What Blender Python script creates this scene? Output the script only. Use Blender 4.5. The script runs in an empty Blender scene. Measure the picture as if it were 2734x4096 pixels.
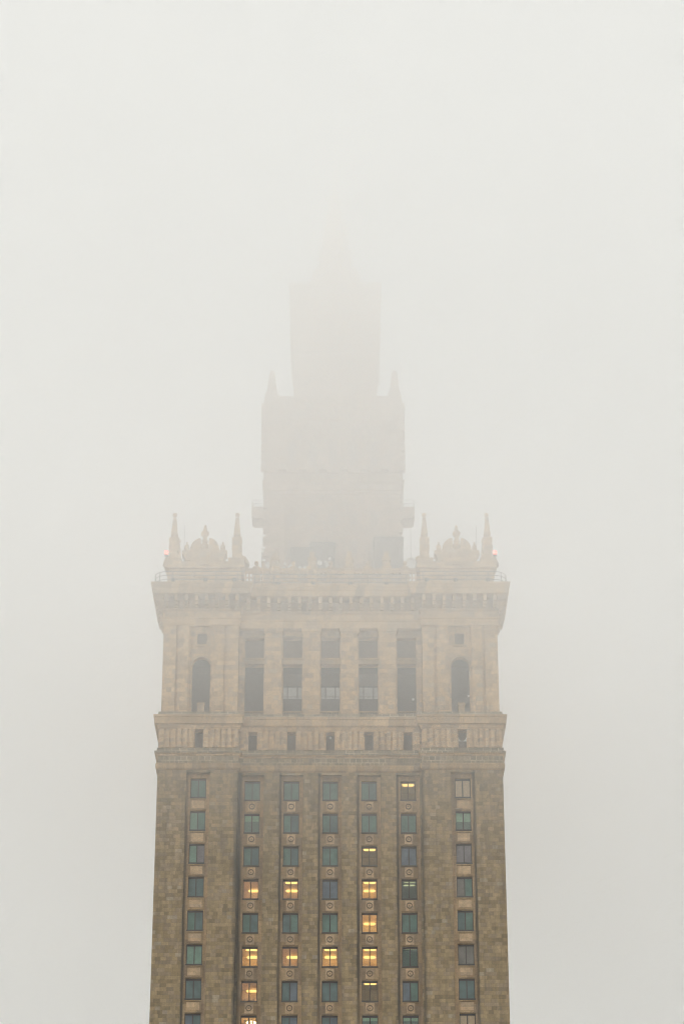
import bpy, math, random
from math import pi, sin, cos, radians as R

random.seed(7)
sc = bpy.context.scene
COL = sc.collection

# ------------------------------------------------------------------ mesh helper
class MB:
    """Collects boxes, quads, prisms and lathes; build() links them as ONE mesh object."""
    def __init__(s): s.v = []; s.f = []; s.m = []; s.sm = []
    def face(s, pts, m=0, smooth=False):
        b = len(s.v); s.v += [tuple(p) for p in pts]
        s.f.append(tuple(range(b, b + len(pts)))); s.m.append(m); s.sm.append(smooth)
    def box(s, x0, x1, y0, y1, z0, z1, m=0, tx=0, ty=0):
        """box whose top is tapered by tx, ty on each side"""
        a = [(x0, y0, z0), (x1, y0, z0), (x1, y1, z0), (x0, y1, z0)]
        c = [(x0 + tx, y0 + ty, z1), (x1 - tx, y0 + ty, z1), (x1 - tx, y1 - ty, z1), (x0 + tx, y1 - ty, z1)]
        b = len(s.v); s.v += a + c
        for q in ((3, 2, 1, 0), (4, 5, 6, 7), (0, 1, 5, 4), (1, 2, 6, 5), (2, 3, 7, 6), (3, 0, 4, 7)):
            s.f.append(tuple(b + i for i in q)); s.m.append(m); s.sm.append(False)
        return s
    def lathe(s, cx, cy, prof, n=16, m=0, sq=False, smooth=True):
        """prof: (radius, z) list bottom to top; sq: square section"""
        if sq: n = 4; smooth = False
        k = 2 ** .5 if sq else 1; a0 = pi / 4 if sq else 0
        b = len(s.v)
        for r, z in prof:
            for i in range(n):
                a = a0 + 2 * pi * i / n
                s.v.append((cx + k * r * cos(a), cy + k * r * sin(a), z))
        for j in range(len(prof) - 1):
            for i in range(n):
                i2 = (i + 1) % n
                s.f.append((b + j * n + i, b + j * n + i2, b + (j + 1) * n + i2, b + (j + 1) * n + i)); s.m.append(m); s.sm.append(smooth)
        s.f.append(tuple(b + i for i in range(n))[::-1]); s.m.append(m); s.sm.append(False)
        t = b + (len(prof) - 1) * n
        s.f.append(tuple(t + i for i in range(n))); s.m.append(m); s.sm.append(False)
        return s
    def ball(s, cx, cy, cz, r, n=16, m=0):
        k = 8
        return s.lathe(cx, cy, [(max(.01, r * sin(pi * i / k)), cz - r * cos(pi * i / k)) for i in range(k + 1)], n, m)
    def tube(s, pts, r, n=6, m=0):
        from mathutils import Vector
        P = [Vector(p) for p in pts]; b = len(s.v)
        for i, p in enumerate(P):
            d = (P[min(i + 1, len(P) - 1)] - P[max(i - 1, 0)]).normalized()
            u = d.cross(Vector((0, 0, 1)) if abs(d.z) < .9 else Vector((1, 0, 0))).normalized(); w = d.cross(u)
            for j in range(n):
                a = 2 * pi * j / n; s.v.append(tuple(p + u * r * cos(a) + w * r * sin(a)))
        for i in range(len(P) - 1):
            for j in range(n):
                j2 = (j + 1) % n
                s.f.append((b + i * n + j, b + i * n + j2, b + (i + 1) * n + j2, b + (i + 1) * n + j)); s.m.append(m); s.sm.append(True)
        return s
    def prism_xz(s, poly, y0, y1, m=0):
        """outline in x,z (counter-clockwise seen from -y) given real thickness y0..y1"""
        n = len(poly)
        s.face([(x, y0, z) for x, z in poly], m); s.face([(x, y1, z) for x, z in poly][::-1], m)
        for i in range(n):
            (a, b), (c, d) = poly[i], poly[(i + 1) % n]
            s.face([(a, y0, b), (a, y1, b), (c, y1, d), (c, y0, d)], m)
        return s
    def wall(s, x0, x1, z0, z1, y, holes=(), m=0, mr=None):
        """wall sheet facing -y with rectangular openings (x0,x1,z0,z1,depth) and their reveals"""
        mr = m if mr is None else mr
        xs = sorted({x0, x1, *[h[0] for h in holes], *[h[1] for h in holes]})
        zs = sorted({z0, z1, *[h[2] for h in holes], *[h[3] for h in holes]})
        for i in range(len(xs) - 1):
            for j in range(len(zs) - 1):
                cx, cz = (xs[i] + xs[i + 1]) / 2, (zs[j] + zs[j + 1]) / 2
                if any(h[0] < cx < h[1] and h[2] < cz < h[3] for h in holes): continue
                s.face([(xs[i], y, zs[j]), (xs[i + 1], y, zs[j]), (xs[i + 1], y, zs[j + 1]), (xs[i], y, zs[j + 1])], m)
        for a, b, c, d, e in holes:
            s.face([(a, y, c), (a, y + e, c), (a, y + e, d), (a, y, d)], mr)
            s.face([(b, y, d), (b, y + e, d), (b, y + e, c), (b, y, c)], mr)
            s.face([(a, y, d), (a, y + e, d), (b, y + e, d), (b, y, d)], mr)
            if c > z0 + 1e-6: s.face([(b, y, c), (b, y + e, c), (a, y + e, c), (a, y, c)], mr)
        return s
    def arch(s, X0, X1, Z0, Z1, a, b, c, sp, y, depth, m=0, n=14):
        """cell X0..X1 x Z0..Z1 with a round-headed opening a..b, foot c, springing sp"""
        r = (b - a) / 2; cx = (a + b) / 2
        s.face([(X0, y, Z0), (a, y, Z0), (a, y, Z1), (X0, y, Z1)], m)
        s.face([(b, y, Z0), (X1, y, Z0), (X1, y, Z1), (b, y, Z1)], m)
        if c > Z0 + 1e-6: s.face([(a, y, Z0), (b, y, Z0), (b, y, c), (a, y, c)], m)
        arc = [(cx + r * cos(pi - pi * i / n), sp + r * sin(pi * i / n)) for i in range(n + 1)]
        for i in range(n):
            (p, q), (u, w) = arc[i], arc[i + 1]
            s.face([(p, y, q), (u, y, w), (u, y, Z1), (p, y, Z1)], m)
            s.face([(p, y, q), (p, y + depth, q), (u, y + depth, w), (u, y, w)], m)
        s.face([(a, y, c), (a, y + depth, c), (a, y + depth, sp), (a, y, sp)], m)
        s.face([(b, y, sp), (b, y + depth, sp), (b, y + depth, c), (b, y, c)], m)
        s.face([(b, y, c), (b, y + depth, c), (a, y + depth, c), (a, y, c)], m)
        return s
    def sweep(s, plan, prof, m=0, skip=(), cap=False):
        """rings of the plan polygon pushed outward: prof = (z, offset); skip = plan edges left open"""
        rings = [[(x, y, z) for x, y in offset(plan, o)] for z, o in prof]; n = len(plan)
        for j in range(len(rings) - 1):
            for i in range(n):
                if i in skip: continue
                k = (i + 1) % n
                s.face([rings[j][i], rings[j][k], rings[j + 1][k], rings[j + 1][i]], m)
        if cap: s.face(rings[-1], m)
        return s
    def mesh(s, name, mats):
        me = bpy.data.meshes.new(name); me.from_pydata(s.v, [], s.f)
        for q in (mats if isinstance(mats, (list, tuple)) else [mats]): me.materials.append(q)
        me.polygons.foreach_set('material_index', s.m); me.polygons.foreach_set('use_smooth', s.sm); me.update()
        return me
    def build(s, name, mats, parent=None, loc=None):
        return link(name, s.mesh(name, mats), parent, loc)

def link(name, data, parent=None, loc=None):
    o = bpy.data.objects.new(name, data); COL.objects.link(o)
    if parent is not None: o.parent = parent
    if loc: o.location = loc
    return o
def tag(o, label=None, cat=None, group=None, kind=None):
    if label: o['label'] = label
    if cat: o['category'] = cat
    if group: o['group'] = group
    if kind: o['kind'] = kind
    return o
def thing(name, label, cat, loc=(0, 0, 0), group=None):
    return tag(link(name, None, None, loc), label, cat, group)
def offset(plan, o):
    n = len(plan); out = []
    for i in range(n):
        p, q, r = plan[i - 1], plan[i], plan[(i + 1) % n]
        def nrm(a, b):
            dx, dy = b[0] - a[0], b[1] - a[1]; l = math.hypot(dx, dy); return dy / l, -dx / l
        a, b = nrm(p, q), nrm(q, r)
        out.append((q[0] + o * (a[0] + b[0]), q[1] + o * (a[1] + b[1])))
    return out

# ------------------------------------------------------------------ materials
class NT:
    def __init__(s, name):
        s.mat = bpy.data.materials.new(name); s.mat.use_nodes = True
        s.t = s.mat.node_tree; s.t.nodes.clear(); s.out = s.t.nodes.new('ShaderNodeOutputMaterial')
    def n(s, typ, ins=None, **kw):
        d = s.t.nodes.new('ShaderNode' + typ)
        for k, v in kw.items(): setattr(d, k, v)
        for k, v in (ins or {}).items():
            if hasattr(v, 'is_linked'): s.t.links.new(v, d.inputs[k])
            else: d.inputs[k].default_value = v
        return d
    def math(s, op, a, b=0., c=0.):
        return s.n('Math', {0: a, 1: b, 2: c}, operation=op).outputs[0]
    def ramp(s, fac, stops, interp='LINEAR'):
        d = s.n('ValToRGB', {0: fac}); d.color_ramp.interpolation = interp
        e = d.color_ramp.elements
        while len(e) < len(stops): e.new(.5)
        for q, (p, c) in zip(e, stops): q.position = p; q.color = (*c, 1)
        return d.outputs[0]
    def mix(s, fac, a, b, blend='MIX'):
        d = s.n('Mix', data_type='RGBA', blend_type=blend)
        for k, v in ((0, fac), (6, a), (7, b)):
            if hasattr(v, 'is_linked'): s.t.links.new(v, d.inputs[k])
            else: d.inputs[k].default_value = v if k == 0 else (*v, 1)
        return d.outputs[2]
    def surf(s, sh): s.t.links.new(sh, s.out.inputs[0]); return s.mat

def stone(name, pal, w=.8, h=.52, joint=.03, joint_mul=.72, joint_col=None, soil=.35, patch=.25, seed=0., dark_edges=None, bright=.03):
    """ashlar: every block its own shade, thin joints, rain streaks and dark strips along given edges"""
    t = NT(name)
    pos = t.n('NewGeometry').outputs['Position']
    xyz = t.n('SeparateXYZ', {0: pos})
    u = t.math('ADD', xyz.outputs[0], t.math('ADD', xyz.outputs[1], 200 + seed)); z = xyz.outputs[2]
    zr = t.math('DIVIDE', t.math('ADD', z, .13), h); row = t.math('FLOOR', zr)
    rr = t.n('TexWhiteNoise', {'W': t.math('ADD', row, seed)}, noise_dimensions='1D').outputs[0]
    ur = t.math('ADD', t.math('DIVIDE', u, t.math('MULTIPLY', t.math('ADD', t.math('MULTIPLY', rr, .7), .65), w)), t.math('MULTIPLY', rr, 17.3))
    col = t.math('FLOOR', ur)
    cell = t.n('CombineXYZ', {0: row, 1: col, 2: seed}).outputs[0]
    wn = t.n('TexWhiteNoise', {0: cell}, noise_dimensions='3D')
    big = t.n('TexNoise', {'Vector': pos, 'Scale': .16, 'Detail': 4., 'Roughness': .6}).outputs[0]
    v = t.math('ADD', t.math('MULTIPLY', wn.outputs[0], 1 - patch), t.math('MULTIPLY', big, patch))
    c = t.ramp(v, pal)
    # the odd replaced block, much paler
    c = t.mix(t.math('MULTIPLY', t.math('GREATER_THAN', t.n('SeparateColor', {0: wn.outputs[1]}).outputs[2], 1 - bright), .6), c, (.47, .40, .30))
    # some blocks of a mauve-grey bed
    c = t.mix(t.math('MULTIPLY', t.math('GREATER_THAN', t.n('SeparateColor', {0: wn.outputs[1]}).outputs[1], .72), .38), c, (.30, .235, .185))
    # mottling inside a block
    fine = t.n('TexNoise', {'Vector': pos, 'Scale': 2.8, 'Detail': 6., 'Roughness': .78}).outputs[0]
    c = t.mix(1., c, t.ramp(fine, [(.25, (.66, .66, .66)), (.75, (1.3, 1.28, 1.24))]), 'MULTIPLY')
    # rain streaks (stretched down) and dark edge strips
    st = t.n('Mapping', {0: pos, 'Scale': (1.1, 1.1, .09)}).outputs[0]
    streak = t.n('TexNoise', {'Vector': st, 'Scale': 1.3, 'Detail': 5., 'Roughness': .65}).outputs[0]
    sm = t.math('MULTIPLY', t.ramp(streak, [(.42, (0, 0, 0)), (.75, (1, 1, 1))]), soil)
    c = t.mix(sm, c, (.055, .048, .034))
    for k, (xe, wd_, st_) in enumerate(dark_edges or ()):   # uneven near-black vertical strips along the given x edges
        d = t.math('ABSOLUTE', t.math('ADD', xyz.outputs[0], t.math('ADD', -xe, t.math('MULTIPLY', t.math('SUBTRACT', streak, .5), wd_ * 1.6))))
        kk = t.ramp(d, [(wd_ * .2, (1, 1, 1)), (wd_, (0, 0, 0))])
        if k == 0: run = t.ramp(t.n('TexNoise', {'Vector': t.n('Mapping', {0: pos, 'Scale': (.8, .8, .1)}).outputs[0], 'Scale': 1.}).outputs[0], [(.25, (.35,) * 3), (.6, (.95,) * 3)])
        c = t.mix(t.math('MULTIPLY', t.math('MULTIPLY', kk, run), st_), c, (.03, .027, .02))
    # joints
    fz = t.math('FRACT', zr); fu = t.math('FRACT', ur)
    jz = t.math('LESS_THAN', fz, joint / h); ju = t.math('LESS_THAN', fu, joint / w)
    j = t.math('MAXIMUM', jz, ju)
    if joint_col:
        jm = t.math('MULTIPLY', j, t.ramp(t.n('TexNoise', {'Vector': pos, 'Scale': .35, 'Detail': 3.}).outputs[0], [(.38, (.12,) * 3), (.6, (.95,) * 3)]))
        c = t.mix(jm, c, joint_col)
    else:
        c = t.mix(j, c, t.mix(1., c, (joint_mul,) * 3, 'MULTIPLY'))
    bump = t.n('Bump', {'Strength': .25, 'Distance': .03, 'Height': t.math('SUBTRACT', fine, t.math('MULTIPLY', j, .4))}).outputs[0]
    b = t.n('BsdfPrincipled', {'Base Color': c, 'Roughness': .92, 'Specular IOR Level': .2, 'Normal': bump})
    return t.surf(b.outputs[0])

def plain(name, c, rough=.6, metal=0., var=.15, scale=3.):
    t = NT(name)
    pos = t.n('NewGeometry').outputs['Position']
    no = t.n('TexNoise', {'Vector': pos, 'Scale': scale, 'Detail': 4.}).outputs[0]
    k = t.ramp(no, [(.3, (1 - var,) * 3), (.7, (1 + var,) * 3)])
    b = t.n('BsdfPrincipled', {'Base Color': t.mix(1., c, k, 'MULTIPLY'), 'Roughness': rough, 'Metallic': metal, 'Specular IOR Level': .3})
    return t.surf(b.outputs[0])

def emit(name, c, s):
    t = NT(name); return t.surf(t.n('Emission', {0: (*c, 1), 1: s}).outputs[0])

def glass_dark(name, c):
    """an office pane in front of an unlit, curtained room: tinted and reflecting"""
    t = NT(name)
    pos = t.n('NewGeometry').outputs['Position']
    no = t.n('TexNoise', {'Vector': pos, 'Scale': .9, 'Detail': 2.}).outputs[0]
    k = t.ramp(no, [(.3, (.8,) * 3), (.7, (1.2,) * 3)])
    b = t.n('BsdfPrincipled', {'Base Color': t.mix(1., c, k, 'MULTIPLY'), 'Roughness': .12, 'Specular IOR Level': .5})
    return t.surf(b.outputs[0])

def glass_clear(name, tint):
    t = NT(name)
    a = t.n('BsdfTransparent', {0: (*tint, 1)}).outputs[0]; g = t.n('BsdfGlossy', {0: (1, 1, 1, 1), 'Roughness': .05}).outputs[0]
    f = t.n('Fresnel', {0: 1.45}).outputs[0]
    return t.surf(t.n('MixShader', {0: f, 1: a, 2: g}).outputs[0])

PAL_SHAFT = [(.05, (.175, .128, .062)), (.3, (.285, .208, .103)), (.55, (.365, .268, .138)), (.8, (.44, .318, .175)), (.95, (.46, .325, .21))]
PAL_PALE = [(.1, (.42, .285, .155)), (.4, (.57, .39, .21)), (.7, (.64, .445, .25)), (.95, (.71, .515, .31))]
PAL_TRIM = [(.1, (.34, .225, .115)), (.5, (.45, .31, .165)), (.9, (.54, .38, .21))]
PAL_ROSE = [(.1, (.38, .27, .20)), (.5, (.47, .34, .255)), (.9, (.56, .42, .32))]
M = {}
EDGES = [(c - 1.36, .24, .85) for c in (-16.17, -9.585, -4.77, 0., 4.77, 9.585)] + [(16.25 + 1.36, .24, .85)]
M['shaft'] = stone('weathered_ashlar', PAL_SHAFT, w=.72, h=.46, soil=.5, patch=.35, dark_edges=[(-11.2, .62, .95), (11.35, .3, .6)] + EDGES, bright=.025)
M['rose'] = stone('rosy_stage_stone', PAL_ROSE, w=.9, h=.6, soil=.1, seed=131.)
M['pale'] = stone('pale_ashlar', PAL_PALE, w=.9, h=.6, soil=.16, seed=31.)
M['niche'] = stone('niche_stone', PAL_TRIM, w=1.5, h=2.6, joint=.025, soil=.38, seed=57., bright=.0, dark_edges=EDGES)
M['trim'] = stone('smooth_trim_stone', PAL_TRIM, w=1.5, h=2.6, joint=.025, soil=.32, seed=57., bright=.0)
M['plaque'] = stone('clean_carved_stone', [(.1, (.55, .39, .23)), (.9, (.72, .53, .33))], w=2., h=4.17, joint=.01, soil=.2, seed=71., bright=.0)
M['ring_dark'] = plain('dark_carved_ring', (.17, .12, .07), .9)  # flat darker tone for the raised ring and its centre stud
M['course'] = stone('mortared_course_stone', [(.1, (.19, .145, .08)), (.6, (.30, .23, .13)), (.95, (.42, .32, .19))], w=.72, h=.55, joint=.07, joint_col=(.66, .56, .42), soil=.3, seed=90., bright=.0)
M['frieze'] = stone('fluted_frieze_stone', PAL_PALE, w=.62, h=.5, joint=.045, joint_col=(.68, .57, .42), soil=.25, seed=11., bright=.0)
M['cornice'] = stone('cornice_stone', PAL_PALE, w=1.6, h=1.9, joint=.03, soil=.18, seed=44., bright=.0)
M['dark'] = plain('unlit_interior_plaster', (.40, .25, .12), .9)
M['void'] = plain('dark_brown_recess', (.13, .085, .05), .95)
M['frame'] = plain('brown_painted_frame', (.035, .026, .02), .5)
M['sill'] = plain('dark_sheet_metal', (.05, .045, .038), .45)
M['metal'] = plain('grey_painted_steel', (.16, .16, .155), .5, .3)
M['dish'] = plain('white_painted_dish', (.78, .77, .75), .4)
M['white'] = plain('white_box_paint', (.8, .8, .78), .5)
M['cabin'] = plain('grey_cladding', (.17, .145, .13), .6)
M['room'] = plain('cream_office_wall', (.80, .68, .52), .9, var=.06)
M['room2'] = plain('rosy_office_wall', (.66, .54, .47), .9, var=.06)
M['room3'] = plain('olive_office_wall', (.46, .42, .33), .9, var=.06)
M['stage_glass'] = plain('foggy_stage_opening', (.36, .28, .23), .8)
M['roof'] = plain('roof_felt', (.12, .115, .11), .9)
M['lamp'] = emit('warm_lamp', (1., .68, .27), 2.4)
M['lamp_dim'] = emit('dim_strip_lamp', (1., .75, .45), .7)
M['room_fill'] = emit('room_fill_glow', (1., .86, .62), 40.)  # glow of the added fill bars kept out of view
M['bulb'] = emit('chandelier_bulb', (1., .72, .36), 9.)
M['red'] = emit('red_warning_lamp', (1., .10, .07), 5.)
M['clear'] = glass_clear('clear_tinted_glass', (.66, .62, .52))
M['clear_bright'] = glass_clear('plain_clear_glass', (.94, .94, .9))
M['clear_teal'] = glass_clear('green_tinted_glass', (.62, .74, .68))
M['teal'] = glass_dark('teal_glass', (.10, .195, .16))
M['teal2'] = glass_dark('blue_teal_glass', (.085, .15, .148))
M['green'] = glass_dark('pale_green_glass', (.17, .30, .23))
M['blue'] = glass_dark('blue_grey_glass', (.12, .16, .20))
M['mauve'] = glass_dark('mauve_grey_glass', (.20, .185, .195))
M['grey'] = glass_dark('warm_grey_glass', (.18, .17, .15))
M['screen'] = glass_dark('pale_screen_glass', (.40, .41, .40))
M['grey_room'] = plain('dim_grey_room', (.26, .27, .26), .9, var=.05)
M['pale_room'] = plain('pale_green_room', (.50, .62, .58), .9, var=.05)
M['curtain'] = plain('teal_net_curtain', (.14, .27, .24), .8, var=.1)
M['blind'] = plain('beige_blind', (.88, .66, .46), .8, var=.05)
M['blind_green'] = plain('pale_roller_blind', (.36, .62, .48), .8, var=.05)
M['leaf'] = plain('plant_leaf', (.05, .09, .05), .6)

# ------------------------------------------------------------------ plan of the tower: four corner blocks, recessed middles
W, I, RC, D = 21.2, 11.3, 1.0, 42.4
PLAN = [(-W, 0), (-I, 0), (-I, RC), (I, RC), (I, 0), (W, 0), (W, 9.9), (W - RC, 9.9), (W - RC, 32.5), (W, 32.5), (W, D), (I, D),
        (I, D - RC), (-I, D - RC), (-I, D), (-W, D), (-W, 32.5), (-W + RC, 32.5), (-W + RC, 9.9), (-W, 9.9)]
FRONT = (0, 2, 4)                       # plan edges of the three front faces, built with openings
COLS = [-9.585, -4.77, 0., 4.77, 9.585]
PYL = [-16.17, 16.25]
NROW, PITCH, WB, WH, WW = 8, 4.17, 100.92, 2.46, .96
ND = .6                                 # depth of the tall window niches
tower = thing('tower', 'tall stone tower with rows of windows, its stepped top fading into fog', 'skyscraper')

# ---- shaft
mb = MB()
mb.sweep(PLAN, [(0, 0), (104.3, 0)], skip=FRONT)
NB = 60.
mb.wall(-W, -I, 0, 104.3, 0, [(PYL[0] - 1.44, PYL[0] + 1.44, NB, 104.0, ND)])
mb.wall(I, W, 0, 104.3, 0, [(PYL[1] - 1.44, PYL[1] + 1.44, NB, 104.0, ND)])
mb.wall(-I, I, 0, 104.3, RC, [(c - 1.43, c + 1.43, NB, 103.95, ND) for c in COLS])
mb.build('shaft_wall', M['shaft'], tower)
# ---- the tall niches and their windows
wins = [(c, RC + ND, 'c', i) for i, c in enumerate(COLS)] + [(PYL[0], ND, 'p', 5), (PYL[1], ND, 'p', 6)]
for cx, y, k, ci in wins:
    mn = MB(); hs = []
    for r in range(NROW + 1):
        z0 = WB - PITCH * r + (.02 if k == 'p' else 0)
        hs.append((cx - WW, cx + WW, z0, z0 + WH, .5))
    mn.wall(cx - 1.44, cx + 1.44, NB, 104.02, y, hs)
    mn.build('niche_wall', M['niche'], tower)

def frame_mesh():
    m = MB()
    m.box(-WW, WW, -.06, .06, WH - .2, WH); m.box(-WW, WW, -.06, .06, 0, .09)  # top bar made taller to stand in for the shadow at the window head
    m.box(-WW, -WW + .09, -.06, .06, .09, WH - .2); m.box(WW - .09, WW, -.06, .06, .09, WH - .2)
    m.box(-.06, .06, -.09, .06, .09, WH - .2)
    return m.mesh('window', M['frame'])
FR = frame_mesh()
def pane_mesh(a, b):
    m = MB(); m.box(-WW + .06, -.04, -.012, .012, .06, WH - .1, 0); m.box(.04, WW - .06, -.012, .012, .06, WH - .1, 1)
    return m.mesh('pane', [M[a], M[b]])
SILL = MB().box(-WW - .03, WW + .03, -.62, .05, -.15, -.004).mesh('sill', M['sill'])
def room_mesh(d=5.6, hw=1.7, zc=WH + .35, zf=-.85):
    m = MB(); y0 = .1
    m.face([(-hw, y0, zf), (-hw, d, zf), (hw, d, zf), (hw, y0, zf)]); m.face([(-hw, y0, zc), (hw, y0, zc), (hw, d, zc), (-hw, d, zc)])
    m.face([(-hw, d, zf), (-hw, d, zc), (hw, d, zc), (hw, d, zf)])
    m.face([(-hw, y0, zf), (-hw, y0, zc), (-hw, d, zc), (-hw, d, zf)]); m.face([(hw, y0, zf), (hw, d, zf), (hw, d, zc), (hw, y0, zc)])
    return m
RM = room_mesh().mesh('room', M['room']); RM2 = room_mesh().mesh('room', M['room2']); RM3 = room_mesh().mesh('room', M['room3'])
ROOMS = {(0, 3): 2, (1, 3): 2, (1, 5): 2, (0, 6): 2, (3, 2): 3, (3, 6): 3, (4, 0): 3}
RM_ = {1: RM, 2: RM2, 3: RM3}; RMD = room_mesh(d=3.2).mesh('room', M['pale_room']); RMK = room_mesh(d=3.2).mesh('room', M['grey_room'])
def lamp_mesh(w, h, bulge=.1, lm='lamp'):
    m = MB(); z = WH + .35
    m.box(-w, w, -.16, .16, z - .14 - h, z - .14, 0); m.box(-w - bulge, w + bulge, -.08, .08, z - .14 - h * .85, z - .14 - h * .15, 0)
    m.tube([(-w * .6, 0, z - .16), (-w * .6, 0, z)], .015, 5, 1); m.tube([(w * .6, 0, z - .16), (w * .6, 0, z)], .015, 5, 1)
    return m.mesh('ceiling_or_fill_lamp', [M[lm], M['metal']])
LP, LPT = lamp_mesh(.62, .26), lamp_mesh(.6, .1, lm='lamp_dim')
FILL_BAR = MB(); FILL_BAR.box(-1.3, 1.3, -.1, .1, WH + .12, WH + .24, 0); FILL_BAR.tube([(0, 0, WH + .24), (0, 0, WH + .35)], .02, 5, 1); FILL_BAR = FILL_BAR.mesh('ceiling_or_fill_lamp', [M['room_fill'], M['metal']])  # unseen fill bar, added to brighten the lit rooms
def spandrel_c():
    m = MB(); h0, h1 = -1.62, -.2
    m.box(-1.0, 1.0, -.2, .1, h1 - .1, h1 - .02)                   # ledge under the sill
    m.box(-1.0, 1.0, -.14, .1, h0, h0 + .1)
    for sx in (-1, 1):
        m.box(sx * .97 - .05, sx * .97 + .05, -.14, .1, h0 + .1, h1 - .1)
        for k in range(3):
            x = sx * (.6 + .13 * k); m.box(x - .035, x + .035, -.12, .1, h0 + .1, h1 - .1)
    m.box(-.5, .5, -.16, .1, h0 + .1, h1 - .1, 1)                  # square with the ring
    n = 20; zc = (h0 + h1) / 2
    for i in range(n):
        a, b = 2 * pi * i / n, 2 * pi * (i + 1) / n
        for r0, r1, y0, y1, k in ((.27, .27, -.16, -.27, 2), (.27, .37, -.27, -.27, 2), (.37, .37, -.27, -.16, 2)):
            m.face([(r0 * cos(a), y0, zc + r0 * sin(a)), (r0 * cos(b), y0, zc + r0 * sin(b)), (r1 * cos(b), y1, zc + r1 * sin(b)), (r1 * cos(a), y1, zc + r1 * sin(a))], k)
    m.box(-.05, .05, -.2, .1, zc - .05, zc + .05, 2)
    return m.mesh('spandrel_panel', [M['trim'], M['plaque'], M['ring_dark']])
def spandrel_p():
    m = MB(); h0, h1 = -1.62, -.2
    m.box(-1.0, 1.0, -.2, .1, h1 - .14, h1 - .02); m.box(-1.0, 1.0, -.14, .1, h0, h0 + .16)
    m.box(-1.0, -.84, -.12, .1, h0 + .16, h1 - .14); m.box(.84, 1.0, -.12, .1, h0 + .16, h1 - .14)
    m.box(-.76, .76, -.06, .1, h0 + .24, h1 - .22, 1)
    return m.mesh('spandrel_panel', [M['trim'], M['plaque']])
SPC, SPP = spandrel_c(), spandrel_p()
# what each window shows: (column, row) -> lit lamps at room depths, or pane colours
LIT = {(0, 3): [4.9], (0, 5): [1.35, 4.9], (0, 6): [4.9], (1, 3): [1.35, 4.9], (1, 5): [4.9], (2, 5): [1.35, 4.9],
       (3, 2): [1.35], (3, 3): [1.35, 4.9], (3, 4): [4.9], (3, 5): [1.35, 4.9], (3, 6): [1.3], (4, 0): [1.4]}
LAMPX = {(0, 3): .25, (0, 5): .2, (0, 6): .2, (1, 5): .2}
TINT = {(4, 5): [1.2], (4, 3): [1.3, 2.8]}
BLIND = {(6, 0): ('blind', 1.), (6, 7): ('blind', 1.), (6, 1): ('blind_green', .52), (0, 1): ('blind_green', .36), (3, 7): ('blind_green', .22), (4, 7): ('blind_green', .22)}
PC = {(5, 0): ('teal', 'teal'), (5, 1): ('green', 'teal'), (5, 2): ('green', 'mauve'), (5, 3): ('teal2', 'teal2'), (5, 5): ('green', 'green'), (5, 6): ('teal2', 'teal2'), (5, 7): ('blue', 'teal2'),
      (6, 2): ('mauve', 'mauve'), (6, 3): ('grey', 'teal'), (6, 5): ('grey', 'grey'), (6, 6): ('teal2', 'teal2'), (2, 3): ('blue', 'blue'), (4, 2): ('blue', 'blue'), (2, 6): ('teal2', 'teal2'),
      (1, 6): ('teal2', 'blue'), (4, 1): ('teal', 'teal'), (4, 6): ('blue', 'teal'), (0, 2): ('teal', 'teal2'), (1, 7): ('teal2', 'blue'), (2, 7): ('teal2', 'blue')}
PM = {}
EDGES = [(c - 1.36, .24, .85) for c in (-16.17, -9.585, -4.77, 0., 4.77, 9.585)] + [(16.25 + 1.36, .24, .85)]
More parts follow.
